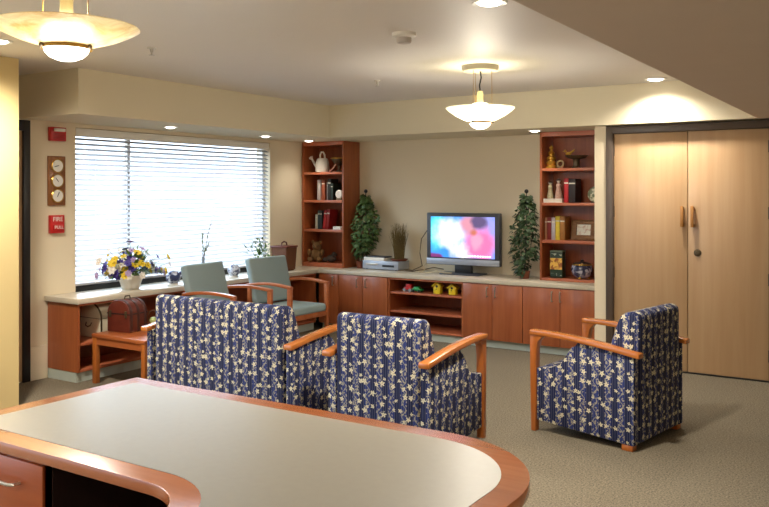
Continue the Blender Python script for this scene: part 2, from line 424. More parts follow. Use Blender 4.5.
# --------------------------------------------------------------- fixtures
def downlight(x, y, z, label, power, r=.075, spot=165, col=(1, .92, .80), group='recessed ceiling lights'):
    t = thing('downlight', label, 'ceiling light', (x, y, z), 0, group)
    MB().lathe([(r*.78, -.001), (r, -.006), (r*1.18, -.009), (r*1.25, -.004), (r*1.25, .0)], seg=32).build('trim_ring', M['white'], t)
    MB().lathe([(0, -.02), (r*.4, -.0185), (r*.7, -.013), (r*.88, -.004)], seg=28).build('lens', M['lens'], t)
    l = bpy.data.lights.new('downlight_lamp', 'SPOT'); l.energy = power; l.spot_size = R(spot); l.spot_blend = .9
    l.shadow_soft_size = .05; l.color = col
    o = bpy.data.objects.new('downlight_lamp', l); COL.objects.link(o); o.parent = t; o.location = (0, 0, -.03)
    return t
G2 = 'small soffit lights over the window counter and bookcases'
P_DL = 215
downlight(-1.84, 3.86, ZC, 'recessed light at the top edge of the picture, by the low ceiling edge', P_DL)
downlight(-1.87, 7.20, ZC, 'recessed light throwing a bright scallop on the soffit above the double doors', P_DL*.36, spot=150)
downlight(-4.97, 3.12, ZC, 'recessed light half cut by the left edge, over the yellow wall', P_DL)
downlight(-5.85, 5.40, ZL, 'small soffit light above the middle of the window blind', 9, .055, 120, group=G2)
downlight(-5.90, 6.80, ZL, 'small soffit light above the right end of the window blind', 9, .055, 120, group=G2)
downlight(-5.98, 7.66, ZL, 'small soffit light at the top of the left bookcase', 11, .055, 120, group=G2)
downlight(-3.16, 7.66, ZL, 'small soffit light at the top left of the right bookcase', 11, .055, 120, group=G2)
for x, y, z in ((-4.2, .6, ZC), (-1.9, -.6, ZC), (.8, 1.2, ZL), (-3.4, -1.8, ZC), (1.0, -1.6, ZL)):  # unseen downlights added to fill the room with light
    downlight(x, y, z, 'unseen recessed light added for overall fill, behind or beside the viewer', P_DL*.5)

def pendant(x, y, label, mat, power, z0=-.335, kd=1.):
    t = thing('pendant_light', label, 'pendant light', (x, y, ZC), 0, 'alabaster bowl pendant lights')
    MB().lathe([(0, 0), (.142, 0), (.142, -.022), (.13, -.04), (0, -.042)], seg=40).build('canopy', plain('canopy_metal', lin(200, 192, 170), .4, metal=.3), t)
    zb = z0-.09*kd+.09
    bp = [(.084, -.098), (.13, -.080), (.19, -.050), (.24, -.016), (.266, .008), (.263, .014), (.235, -.004), (.18, -.038), (.12, -.07), (.08, -.088)]
    MB().lathe([(r, z0+z*kd) for r, z in bp], seg=56).build('glass_bowl', mat, t)
    MB().lathe([(.082, zb-.088), (.092, zb-.098), (.092, zb-.108), (.084, zb-.106)], seg=40).build('rim_ring', M['brass'], t)
    MB().lathe([(.083, zb-.102), (.078, zb-.118), (.06, zb-.136), (.03, zb-.148), (0, zb-.152)], seg=32).build('finial_diffuser', M['bulb'], t)
    MB().lathe([(0, z0+.045), (.058, z0+.045), (.064, z0+.035), (.06, z0-.02), (0, z0-.03)], seg=28).build('lamp_cup', M['bulb'], t)
    MB().lathe([(.0, z0+.14), (.02, z0+.14), (.024, z0+.12), (.024, z0+.04)], seg=20).build('socket', plain('socket_ivory', lin(226, 212, 160), .4), t)
    MB().tube([(0, 0, -.03), (.008, 0, -.09), (-.006, 0, -.15), (0, 0, z0+.135)], .006).build('cord', M['black'], t)
    for k in range(3):
        a = R(120*k+20); c_, s_ = math.cos(a), math.sin(a)
        MB().tube([(.088*c_, .088*s_, -.03), (.092*c_, .092*s_, zb-.095)], .0018, 6).build('suspension_rod', M['brass'], t)
        MB().ball((.098*c_, .098*s_, zb-.1), .008, u=10, v=6).build('clip', M['bronze'], t)
    l = bpy.data.lights.new('pendant_lamp', 'POINT'); l.energy = power; l.color = (1, .88, .62); l.shadow_soft_size = .06
    o = bpy.data.objects.new('pendant_lamp', l); COL.objects.link(o); o.parent = t; o.location = (0, 0, z0+.075)
    l = bpy.data.lights.new('pendant_lamp', 'POINT'); l.energy = power*2.2; l.color = (1, .92, .80); l.shadow_soft_size = .14  # extra lamp floating below the bowl, added to brighten walls and soffits
    o = bpy.data.objects.new('pendant_lamp', l); COL.objects.link(o); o.parent = t; o.location = (0, 0, z0-.21)
pendant(-2.82, 5.75, 'pale alabaster bowl pendant hanging in front of the television wall', M['alabaster_pale'], 9)
pendant(-2.68, 1.96, 'large near amber alabaster bowl pendant at the upper left corner', M['alabaster'], 5, -.368, .66)

t = thing('smoke_detector', 'round white smoke detector on the ceiling', 'smoke detector', (-2.635, 4.32, ZC))
MB().lathe([(0, 0), (.075, 0), (.075, -.022), (.06, -.03), (0, -.03)], seg=32).build('base', M['white'], t)
MB().lathe([(.046, -.028), (.046, -.05), (.04, -.062), (.022, -.066), (0, -.066)], seg=28).build('sensor_head', plain('grey_sensor', lin(196, 190, 184), .5), t)
def sprinkler(x, y, label):
    t = thing('fire_sprinkler', label, 'sprinkler', (x, y, ZC), 0, 'ceiling sprinklers')
    MB().lathe([(0, 0), (.032, 0), (.03, -.006), (.012, -.01), (.010, -.03), (0, -.03)], seg=20).build('escutcheon', M['steel'], t)
    MB().lathe([(0, -.03), (.006, -.03), (.006, -.046), (.02, -.048), (.02, -.051), (0, -.051)], seg=16).build('deflector', M['steel'], t)
sprinkler(-4.34, 3.84, 'small ceiling sprinkler near the amber pendant')
sprinkler(-3.93, 6.0, 'small ceiling sprinkler in front of the back soffit, left of the pale pendant')

def text_mesh(body, size, name, mat, parent, mtx):
    cu = bpy.data.curves.new('txt', 'FONT'); cu.body = body; cu.size = size; cu.align_x = 'CENTER'; cu.align_y = 'CENTER'; cu.extrude = .0008
    o = bpy.data.objects.new('txt', cu); COL.objects.link(o)
    me = bpy.data.meshes.new_from_object(o); bpy.data.objects.remove(o); bpy.data.curves.remove(cu)
    me.transform(mtx); me.materials.append(mat)
    q = bpy.data.objects.new(name, me); COL.objects.link(q); q.parent = parent
    return q
WALLTXT = Matrix.Rotation(R(90), 4, 'Z') @ Matrix.Rotation(R(90), 4, 'X')
t = thing('fire_alarm', 'red fire alarm strobe box high on the wall left of the window', 'fire alarm', (XL, 4.497, 2.10))
MB().box((0, -.077, -.06), (.045, .077, .06), b=.006).build('housing', M['red'], t)
MB().box((.04, -.05, .022), (.062, .06, .05), b=.006).build('strobe_lens', M['white'], t)
g = MB()
for k in range(5): g.box((.043, -.055, -.046+k*.012), (.0475, .055, -.041+k*.012))
g.build('grille', plain('dark_red', lin(140, 20, 24), .5), t)
t = thing('fire_pull_station', 'red fire pull station below the wooden dial board', 'fire alarm', (XL, 4.492, 1.318))
MB().box((0, -.068, -.078), (.04, .068, .078), b=.005).build('housing', M['red'], t)
text_mesh('FIRE', .055, 'lettering', M['white'], t, Matrix.Translation((.041, .0, .042)) @ WALLTXT)
h = MB().box((.036, -.05, -.05), (.056, .05, -.004), b=.004).build('pull_handle', M['red'], t)
text_mesh('PULL', .04, 'lettering', M['white'], h, Matrix.Translation((.057, 0, -.027)) @ WALLTXT)
t = thing('barometer', 'wooden wall board holding three round white dials', 'barometer', (XL, 4.497, 1.695))
MB().box((0, -.085, -.215), (.022, .085, .215), b=.006).build('board', wood('barometer_wood', lin(150, 96, 50), lin(118, 70, 34), 'z', .4), t)
for z in (.13, 0, -.13):
    T = Matrix.Translation((.021, 0, z)) @ Matrix.Rotation(R(90), 4, 'Y')
    k = MB().lathe([(.052, 0), (.062, 0), (.062, .012), (.055, .018), (.052, .012)], seg=32, mat=T).build('dial_bezel', M['brass'], t)
    MB().lathe([(0, .009), (.054, .009)], seg=30, mat=T).build('dial_face', M['white'], k)
    MB().box((.032, -.003, z-.012), (.034, .003, z+.034), b=.0005, mat=Matrix.Translation((0, 0, z)) @ Matrix.Rotation(R(40+z*500), 4, 'X') @ Matrix.Translation((0, 0, -z))).build('needle', M['black'], k)

# ------------------------------------------------------------ casework
# worktop: one continuous L along the window and the back wall
def counter_poly():
    return [(XL+.002, 4.385), (-5.85, 4.385), (-5.85, 7.66), (-5.83, 7.68), (XREC-.002, 7.68), (XREC-.002, YB-.002), (XL+.002, YB-.002)]
ct = MB().prism(counter_poly(), 'z', ZW-.045, ZW, b=.003).build('countertop', M['counter'])
tag(ct, 'pale laminate countertop running under the window and along the television wall', 'countertop')

def cabinet_carcass(x0, x1, label, name='base_cabinet', handles=(), ndoor=2, group='cherry base cabinets with doors'):
    t = thing(name, label, 'cabinet', ((x0+x1)/2, 7.70, 0), 0, group)
    h = (x1-x0)/2; zt = ZW-.045
    c = MB(); c.box((-h+.001, .0, .095), (-h+.02, YB-7.71, zt)); c.box((h-.02, 0, .095), (h-.001, YB-7.71, zt))
    c.box((-h+.02, 0, .095), (h-.02, YB-7.71, .115)); c.box((-h+.02, YB-7.72, .115), (h-.02, YB-7.71, zt)); c.box((-h+.02, 0, zt-.02), (h-.02, YB-7.72, zt))
    c.build('body', M['cherry_dark'], t)
    MB().box((-h, .05, 0), (h, .075, .1)).build('kick_plate', M['kick'], t)
    w = 2*h/ndoor
    for k in range(ndoor):
        a = -h+k*w
        dm = MB().box((a+.0025, -.02, .085), (a+w-.0025, -.001, zt-.008), b=.002).build('door', M['cherry'], t)
        hx = handles[k]-(x0+x1)/2
        p = MB(); p.tube([(hx, -.02, .53), (hx, -.048, .53), (hx, -.05, .535), (hx, -.05, .62), (hx, -.048, .625), (hx, -.02, .625)], .0055, 8)
        p.build('handle', M['steel'], dm)
    return t
cabinet_carcass(-5.85, -5.572, 'narrow single-door cherry cabinet in the corner under the left bookcase', handles=(-5.635,), ndoor=1)
cabinet_carcass(-5.57, -4.90, 'double-door cherry cabinet under the silver video player', handles=(-5.30, -5.18))
cabinet_carcass(-3.966, -3.300, 'double-door cherry cabinet right of the open toy shelves', handles=(-3.683, -3.590))
cabinet_carcass(-3.298, XREC-.004, 'double-door cherry cabinet under the right bookcase', handles=(-2.985, -2.90))
def open_unit(w, dpt, label, zs, loc, rz, group, lip=True, kickcol='kick', kick=.05, wood_='cherry_dark', right_end=False):
    t = thing('shelf_unit', label, 'shelf', loc, rz, group)
    h = w/2; zt = ZW-.045
    for s in (-1, 1):
        MB().box((s*h-(.02 if s > 0 else 0), 0, .085), (s*h+(.02 if s < 0 else 0), dpt, zt)).build('side_panel', M['cherry'] if s > 0 else M['cherry'], t)
    MB().box((-h+.02, dpt-.012, .085), (h-.02, dpt, zt)).build('back_panel', M[wood_], t)
    MB().box((-h+.02, 0.005, zt-.02), (h-.02, dpt-.012, zt)).build('top_panel', M['cherry_edge'], t)
    for z in zs:
        MB().box((-h+.0205, .012, z-.022), (h-.0205, dpt-.0125, z), b=.002).build('shelf', M['cherry_edge'], t)
    MB().box((-h+.003, kick, 0), (h-.003, dpt, .0845)).build('kick_plate', M[kickcol], t)
    return t
open_unit(.932, YB-7.71, 'open cherry shelf unit holding toys below the television', (.105, .30, .505), (-4.433, 7.69, 0), 0, 'open cherry shelf units')
# low shelves under the window (face the room, +X)
open_unit(1.445, .405, 'open cherry shelf unit under the window holding the cream chest', (.105, .325), (-5.875, 5.1285, 0), R(90), 'open cherry shelf units', kick=.03)
open_unit(1.80, .405, 'open cherry shelf unit under the window behind the teal chairs', (.105, .325), (-5.875, 6.756, 0), R(90), 'open cherry shelf units', kick=.03)

def bookcase(x0, x1, zs, zb, label):
    t = thing('bookcase', label, 'bookcase', ((x0+x1)/2, 7.91, ZW), 0, 'tall cherry bookcases')
    h = (x1-x0)/2; dp = YB-7.91-.004; H_ = ZL-ZW-.003
    for s in (-1, 1):
        MB().box((s*h-(.02 if s > 0 else 0), 0, 0), (s*h+(.02 if s < 0 else 0), dp, H_), b=.0015).build('side_panel', M['cherry'], t)
    MB().box((-h+.02, dp-.012, 0), (h-.02, dp, H_)).build('back_panel', M['cherry_dark'], t)
    MB().box((-h+.0205, 0, H_-.045), (h-.0205, dp-.0125, H_)).build('top_panel', M['cherry_edge'], t)
    MB().box((-h+.0205, .0, 0), (h-.0205, dp-.0125, zb-ZW), b=.0015).build('bottom_panel', M['cherry_edge'], t)
    for z in zs:
        MB().box((-h+.0205, .006, z-ZW-.03), (h-.0205, dp-.0125, z-ZW), b=.002).build('shelf', M['cherry_edge'], t)
    return t
EPS = .0012
ZSL = (1.843, 1.506, 1.155); ZBL = .755
ZSR = (1.840, 1.492, 1.113); ZBR = .730
bookcase(-6.28, -5.66, ZSL, ZBL, 'tall cherry bookcase in the left corner holding the watering can')
bookcase(-3.21, XREC-.01, ZSR, ZBR, 'tall cherry bookcase beside the double doors holding the gold tower')

# --------------------------------------------------------------- the desk
def lpoly(inset=0.):
    i = inset; X0, X1, Y0, Y1, XI, YE = -3.01+i, -.925-i, 1.655+i, 2.575-i, -1.65+i, .2
    def arc(cx, cy, r, a0, a1, n=14): return [(cx+r*math.cos(R(a0+(a1-a0)*k/n)), cy+r*math.sin(R(a0+(a1-a0)*k/n))) for k in range(n+1)]
    p = []
    ro = .46-i
    p += arc(X1-ro, Y1-ro, ro, 0, 90, 22)
    p += arc(X0+.015, Y1-.015, .015, 90, 180, 4)
    p += [(X0, Y0)]
    rc = .24+i
    p += arc(XI-rc, Y0-rc, rc, 90, 0)
    p += [(XI, YE), (X1, YE)]
    return p
desk = thing('reception_desk', 'large L-shaped wooden desk with beige laminate top in the foreground', 'desk', (0, 0, 0))
MB().prism(lpoly(0), 'z', .70, .738, b=.003).build('edge_band', M['rim'], desk)
MB().prism(lpoly(.085), 'z', .70, .7395).build('desktop_laminate', M['laminate'], desk)
c = MB()
c.box((-3.0, 1.68, .05), (-2.40, 1.70, .69)); c.box((-3.0, 2.44, .0), (-1.42, 2.46, .69)); c.box((-3.0, 1.68, 0), (-2.98, 2.45, .69)); c.box((-2.42, 1.68, 0), (-2.40, 2.45, .69)); c.box((-3.0, 1.70, .05), (-2.40, 2.45, .07))
c.build('drawer_pedestal', M['desk_side'], desk)
for z0, z1 in ((.50, .685), (.29, .494), (.06, .284)):
    dr = MB().box((-2.985, 1.668, z0), (-2.406, 1.680, z1), b=.003).build('drawer_front', M['desk_side'], desk)
    zc = (z0+z1)/2+.02
    MB().tube([(-2.71, 1.662, zc), (-2.71, 1.64, zc), (-2.69, 1.63, zc), (-2.54, 1.63, zc), (-2.52, 1.64, zc), (-2.52, 1.662, zc)], .006).build('handle', M['steel'], dr)
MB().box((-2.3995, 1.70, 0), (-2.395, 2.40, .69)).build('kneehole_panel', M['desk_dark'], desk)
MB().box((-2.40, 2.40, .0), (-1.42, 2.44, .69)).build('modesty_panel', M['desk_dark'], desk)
c = MB(); ro = .40
pts = [(-1.42, 2.46)]+[(-1.0-.4+.4*math.cos(R(a)), 2.06+.4*math.sin(R(a))) for a in range(90, -1, -6)]+[(-1.0, .3), (-1.03, .3), (-1.03, 2.06)]+[(-1.4+.37*math.cos(R(a)), 2.06+.37*math.sin(R(a))) for a in range(0, 91, 6)]+[(-1.42, 2.43)]
MB().prism(pts, 'z', 0, .69).build('curved_front_panel', M['desk_side'], desk)
MB().box((-1.62, .3, 0), (-1.60, 1.5, .69)).build('side_panel', M['desk_side'], desk)

# ------------------------------------------------------- upholstered seats
def sm(y0, z0, y1, z1, n=8):   # smooth drop
    return [(y0+(y1-y0)*k/n, z0+(z1-z0)*(3*(k/n)**2-2*(k/n)**3)) for k in range(n+1)]
def armchair(W, name, label, cat, loc, rz, group):
    t = thing(name, label, cat, loc, rz, group)
    h = W/2; F = M['fabric']; bi = .074 if W < 1 else .10
    def armz(y): # underside of the wooden arm
        k = (y+.37)/.73
        return .578+.062*math.sin(min(1, k*1.12)*math.pi/2)
    ys = [-.345+.0365*k for k in range(11)]
    side = [(-.345, .035)]+[(y, armz(y)+.004) for y in ys]+sm(.045, .60, .17, .455, 6)+[(.25, .43), (.315, .425), (.315, .075)]
    for s in (-1, 1):
        x0, x1 = sorted((s*(h-.012), s*(h-.072)))
        MB().prism(side, 'x', x0, x1, b=.008).build('side_panel', F, t, uv=True)
        up = [(-.385+.031*k, armz(-.385+.031*k)) for k in range(25)]
        poly = up+[(y, z+.034) for y, z in reversed(up)]
        xa, xb = sorted((s*(h+.008), s*(h-.062)))
        MB().prism(poly, 'x', xa, xb, b=.007).build('arm', M['oak'], t)
        xa, xb = sorted((s*(h-.002), s*(h-.052)))
        leg = [(.318, 0), (.352, 0), (.362, .646), (.22, .645), (.27, .632), (.300, .60), (.312, .54)]
        MB().prism(leg, 'x', xa, xb, b=.005).build('front_leg', M['oakleg'], t)
        xa, xb = sorted((s*(h-.015), s*(h-.075)))
        MB().box((xa, -.335, 0), (xb, -.265, .038), b=.005).build('foot', M['oakleg'], t)
    back = [(-.35, .035), (-.35, .80), (-.345, .825), (-.33, .843), (-.30, .847), (-.255, .838), (-.225, .815), (-.195, .74), (-.09, .40), (-.09, .035)]
    MB().prism(back, 'x', -h+bi, h-bi, b=.02, seg=3).build('backrest', F, t, uv=True)
    MB().box((-h+.074, -.12, .27), (h-.074, .33, .43), b=.035, seg=4).build('seat_cushion', F, t, uv=True)
    MB().box((-h+.074, -.1, .075), (h-.074, .30, .275), b=.006).build('seat_base', F, t, uv=True)
    t.scale = (1.02, 1.045, 1)
    return t
GA = 'navy floral armchairs with wooden arms'
armchair(.735, 'armchair', 'navy floral armchair seen from behind, between the loveseat and the turned armchair', 'armchair', (-2.715, 4.495, 0), 0, GA)
armchair(.735, 'armchair', 'navy floral armchair turned sideways in front of the double doors', 'armchair', (-1.735, 5.475, 0), R(80), GA)
armchair(1.375, 'loveseat', 'wide navy floral loveseat seen from behind, beside the wooden end table', 'loveseat', (-4.06, 4.515, 0), 0, None)

def teal_chair(label, loc, rz):
    t = thing('side_chair', label, 'chair', loc, rz, 'teal upholstered wooden armchairs')
    W_ = M['chairwood']; h = .315
    for s in (-1, 1):
        xa, xb = sorted((s*h, s*(h-.038)))
        MB().prism([(.262, 0), (.298, 0), (.302, .665), (.255, .665)], 'x', xa, xb, b=.005).build('front_leg', W_, t)
        MB().prism([(-.30, 0), (-.262, 0), (-.225, .44), (-.215, .655), (-.255, .655), (-.262, .44)], 'x', xa, xb, b=.005).build('rear_leg', W_, t)
        up = [(-.27+.0285*k, .645+.035*math.sin(math.pi*(k/20)*.86+.25)) for k in range(21)]
        poly = up+[(y, z+.028) for y, z in reversed(up)]
        xa, xb = sorted((s*(h+.006), s*(h-.046)))
        MB().prism(poly, 'x', xa, xb, b=.006).build('arm', W_, t)
        xa, xb = sorted((s*(h-.006), s*(h-.03)))
        MB().box((xa, -.25, .33), (xb, .27, .385), b=.003).build('side_rail', W_, t)
    MB().box((-h+.03, .266, .335), (h-.03, .29, .385), b=.003).build('front_rail', W_, t)
    MB().box((-h+.03, -.26, .335), (h-.03, -.236, .385), b=.003).build('rear_rail', W_, t)
    MB().box((-h+.045, -.21, .382), (h-.045, .30, .462), b=.025, seg=4).build('seat_cushion', M['teal'], t)
    T = Matrix.Translation((0, -.175, .475)) @ Matrix.Rotation(R(14), 4, 'X')
    MB().box((-h+.025, -.035, 0), (h-.025, .035, .465), b=.022, seg=4, mat=T).build('back_cushion', M['teal'], t)
    bp = MB(); bp.box((-.2, -.055, -.12), (.2, -.035, .3), b=.003, mat=T); bp.build('back_support', W_, t)
    return t
teal_chair('teal upholstered wooden armchair nearer the flower pot, partly behind the loveseat', (-5.36, 5.64, 0), R(-82))
teal_chair('teal upholstered wooden armchair nearer the left bookcase, seat in view', (-5.37, 6.52, 0), R(-90))

# end table
t = thing('end_table', 'low square wooden end table holding the brown trunk, beside the loveseat', 'table', (-5.46, 4.76, 0))
hx, hy = .325, .29
MB().box((-hx, -hy, .385), (hx, hy, .415), b=.006).build('tabletop', M['tablewood'], t)
for sx in (-1, 1):
    for sy in (-1, 1):
        xa, xb = sorted((sx*(hx-.005), sx*(hx-.05))); ya, yb = sorted((sy*(hy-.005), sy*(hy-.05)))
        MB().box((xa, ya, 0), (xb, yb, .386), b=.005).build('leg', M['oakleg'], t)
for s in (-1, 1):
    y0, y1 = sorted((s*(hy-.015), s*(hy-.035))); MB().box((-hx+.05, y0, .325), (hx-.05, y1, .386)).build('apron', M['tablewood'], t)
    x0, x1 = sorted((s*(hx-.015), s*(hx-.035))); MB().box((x0, -hy+.05, .325), (x1, hy-.05, .386)).build('apron', M['tablewood'], t)

# domed chests
def dome(w, h, hb, n=14): # half width, full height, straight side height
    return [(-w, 0), (w, 0), (w, hb)]+[(w*math.cos(math.pi*k/n), hb+(h-hb)*math.sin(math.pi*k/n)) for k in range(1, n)]+[(-w, hb)]
t = thing('trunk', 'small domed mahogany trunk with bands standing on the end table', 'trunk', (-5.66, 4.74, .4155), R(5))
MB().prism(dome(.125, .27, .16), 'y', -.105, .105, b=.006).build('body', M['leather'], t)
for y in (-.08, .0, .08):
    sh = [(x*1.03, z*1.012) for x, z in dome(.125, .27, .16)]
    MB().prism(sh, 'y', y-.014, y+.014, b=.002).build('strap', M['leather_strap'], t)
MB().box((-.128, -.107, .150), (.128, .107, .158)).build('lid_seam', M['black'], t)
MB().tube([(0, -.035, .268), (0, -.025, .295), (0, .025, .295), (0, .035, .268)], .006).build('handle', M['bronze'], t)
for s in (-1, 1): MB().box((s*.09-.012, -.113, .125), (s*.09+.012, -.103, .18), b=.002).build('clasp', M['bronze'], t)
t = thing('chest', 'cream painted domed chest on the open shelf under the window', 'chest', (-6.085, 4.84, .3265), R(0))
MB().prism(dome(.15, .30, .17), 'y', -.16, .16, b=.006).build('body', M['cream_chest'], t)
for y in (-.15, .15):
    sh = [(x*1.02, z*1.012) for x, z in dome(.15, .30, .17)]
    MB().prism(sh, 'y', y-.008, y+.008, b=.002).build('edge_band', M['bronze'], t)
MB().box((-.152, -.162, .168), (.152, .162, .172)).build('lid_seam', M['bronze'], t)
MB().tube([(-.035, -.162, .13), (-.03, -.175, .105), (0, -.178, .095), (.03, -.175, .105), (.035, -.162, .13)], .005).build('handle', M['bronze'], t)
t = thing('ornament', 'small pale green ornament with a wire loop beside the trunk', 'ornament', (-5.45, 4.84, .4155))
MB().lathe([(0, 0), (.03, 0), (.032, .008), (.012, .02), (.01, .06), (.028, .075), (.032, .095), (.02, .115), (0, .12)], seg=24).build('body', plain('pale_green_glaze', lin(176, 190, 120), .4, noise=.1), t)
MB().tube([(-.06, 0, .0), (-.065, 0, .1), (-.045, 0, .16), (0, 0, .18), (.03, 0, .16), (.035, 0, .09)], .003).build('wire_loop', M['bronze'], t)

# ---------------------------------------------------- things on the counter
def rnd(a, b): return random.uniform(a, b)
t = thing('flower_arrangement', 'white pot of purple, yellow and white flowers on the window counter', 'flowers', (-6.08, 5.13, ZW))
MB().lathe([(0, 0), (.072, 0), (.078, .01), (.082, .02), (.112, .118), (.118, .13), (.11, .13), (.09, .11), (0, .11)], seg=36).build('pot', M['ceramic'], t)
fo = MB()
for k in range(230):
    a = rnd(0, 6.28); e = rnd(.0, 1.35); r = rnd(.06, .25)
    dv = Vector((math.cos(a)*math.cos(e), math.sin(a)*math.cos(e)*1.2, math.sin(e)))
    if dv.x*r < -.12: continue
    fo.leaf(Vector((0, 0, .13))+Vector((dv.x, dv.y, dv.z*.95))*r, dv+Vector((rnd(-.4, .4), rnd(-.4, .4), rnd(-.3, .4))), (0, 0, 1), rnd(.05, .08), rnd(.025, .04), .3)
fo.build('foliage', M['leaf_bright'], t, recalc=False)
fm = {}
def bloom(mat):
    b = MB()
    for k in range(7):
        a = 2*math.pi*k/7
        b.leaf((0, 0, 0), (math.cos(a), math.sin(a), .35), (0, 0, 1), .034, .026, .15)
    b.ball((0, 0, .006), .009, u=8, v=6)
    return b
cols = ['purple', 'yellow', 'whitep', 'lilac', 'yellow', 'purple', 'whitep']
for c in set(cols):
    o = bloom(c).build('flower', M[c], t, recalc=False); fm[c] = o; o.location = (0, 0, .2)
first = {c: True for c in cols}; stm = MB()
for k in range(120):
    c = cols[k % 7]
    a = rnd(0, 6.28); e = math.asin(rnd(.02, 1))
    dv = Vector((math.cos(a)*math.cos(e), 1.4*math.sin(a)*math.cos(e), math.sin(e))); r = rnd(.13, .275)
    if k % 9 == 0: r *= 1.2
    if dv.x*.85*r < -.15: continue
    o = fm[c] if first[c] else fm[c].copy()
    if not first[c]: COL.objects.link(o); o.parent = t
    first[c] = False
    o.location = Vector((0, 0, .13))+Vector((dv.x*.85, dv.y, dv.z*1.02))*r
    stm.tube([(0, 0, .11), o.location*.55+Vector((0, 0, .06)), o.location], .0022, 4)
    o.rotation_euler = dv.to_track_quat('Z', 'Y').to_euler(); s = rnd(1.0, 1.5); o.scale = (s, s, s)

stm.build('stems', M['leaf_bright'], t)
def blueitem(loc, label, k, mt):
    t = thing('ceramic_ornament', label, 'ornament', loc, k, 'blue and white ornaments on the window counter')
    MB().ball((0, 0, .068), .066, (1, 1.1, 1)).build('body', mt, t)
    MB().ball((.02, .085, .09), .03, (1, 1.2, 1), 12, 8).build('head', mt, t)
    MB().lathe([(0, 0), (.05, 0), (.046, .012), (0, .014)], seg=24).build('foot', M['ceramic'], t)
blueitem((-6.06, 5.63, ZW), 'round blue and white ornament on the counter right of the flower pot', 0, mottled('navy_white_glaze', lin(44, 56, 104), lin(214, 220, 232), 22, th=.56))
blueitem((-6.08, 6.50, ZW), 'whiter mottled ornament on the counter between the two teal chairs', 1.2, mottled('pale_blue_glaze', lin(206, 212, 226), lin(84, 88, 120), 24, th=.52))
t = thing('vase', 'slim vase with a tall flowering sprig in front of the blind', 'vase', (-6.10, 6.07, ZW))
MB().lathe([(0, 0), (.035, 0), (.042, .03), (.03, .09), (.018, .15), (.014, .22), (.017, .235), (.012, .235), (.0, .1)], seg=24).build('body', plain('grey_blue_glass', lin(130, 140, 150), .2), t)
fo = MB(); br = MB()
for k in range(5):
    a = rnd(0, 6.28); tip = Vector((.05*math.cos(a), .09*math.sin(a)+(.08 if k == 0 else 0), .60 if k == 0 else rnd(.34, .48)))
    pts = [Vector((0, 0, .16)), Vector((tip.x*.2, tip.y*.2, .28)), Vector((tip.x*.6, tip.y*.6, tip.z*.75+.04)), tip]
    br.tube(pts, .003, 5)
    for j in range(14):
        q = pts[1].lerp(pts[2], j/7) if j < 7 else pts[2].lerp(pts[3], (j-6)/7)
        fo.leaf(q, (rnd(-1, 1), rnd(-1, 1), rnd(-.2, 1)), (0, 0, 1), rnd(.025, .045), .016)
br.build('stems', M['stem'], t); fo.build('foliage', plain('pale_sprig_leaf', lin(150, 170, 120), .6, noise=.2), t, recalc=False)
t = thing('potted_plant', 'small leafy green plant in a white pot behind the right teal chair', 'plant', (-6.03, 6.86, ZW))
MB().lathe([(0, 0), (.05, 0), (.066, .1), (.07, .11), (.062, .11), (.055, .09), (0, .09)], seg=28).build('pot', M['ceramic'], t)
fo = MB()
for k in range(70):
    a = rnd(0, 6.28); e = rnd(.2, 1.5); r = rnd(.08, .27)
    dv = Vector((math.cos(a)*math.cos(e)*.8, math.sin(a)*math.cos(e), math.sin(e)*1.1))
    fo.leaf(Vector((0, 0, .1))+dv*r, dv+Vector((rnd(-.5, .5), rnd(-.5, .5), rnd(-.6, .2))), (0, 0, 1), rnd(.05, .08), rnd(.02, .03), .4)
for k in range(12):
    a = k*.9; fo.tube([(0, 0, .09), (.06*math.cos(a), .07*math.sin(a), .2), (.1*math.cos(a), .13*math.sin(a), .29)], .002, 4)
fo.build('foliage', M['leaf_bright'], t, recalc=False)
t = thing('basket', 'tall brown wicker bucket with top handle in the counter corner', 'basket', (-6.09, 7.34, ZW), R(8))
T4 = [(-.11, -.15), (.11, -.15), (.11, .15), (-.11, .15)]
bm_ = MB()
bb = bmesh.new(); bmesh.ops.create_cube(bb, size=1)
for v in bb.verts:
    k = 1.0 if v.co.z < 0 else 1.16
    v.co = Vector((v.co.x*.19*k, v.co.y*.20*k, v.co.z*.28+.14))
bmesh.ops.bevel(bb, geom=bb.edges[:], offset=.012, segments=2, affect='EDGES'); bm_._merge(bb)
bm_.build('body', M['basket'], t)
MB().box((-.115, -.121, .262), (.115, .121, .285), b=.006).build('rim', M['leather'], t)
MB().tube([(0, -.06, .28), (0, -.05, .315), (0, 0, .33), (0, .05, .315), (0, .06, .28)], .009).build('handle', M['leather'], t)

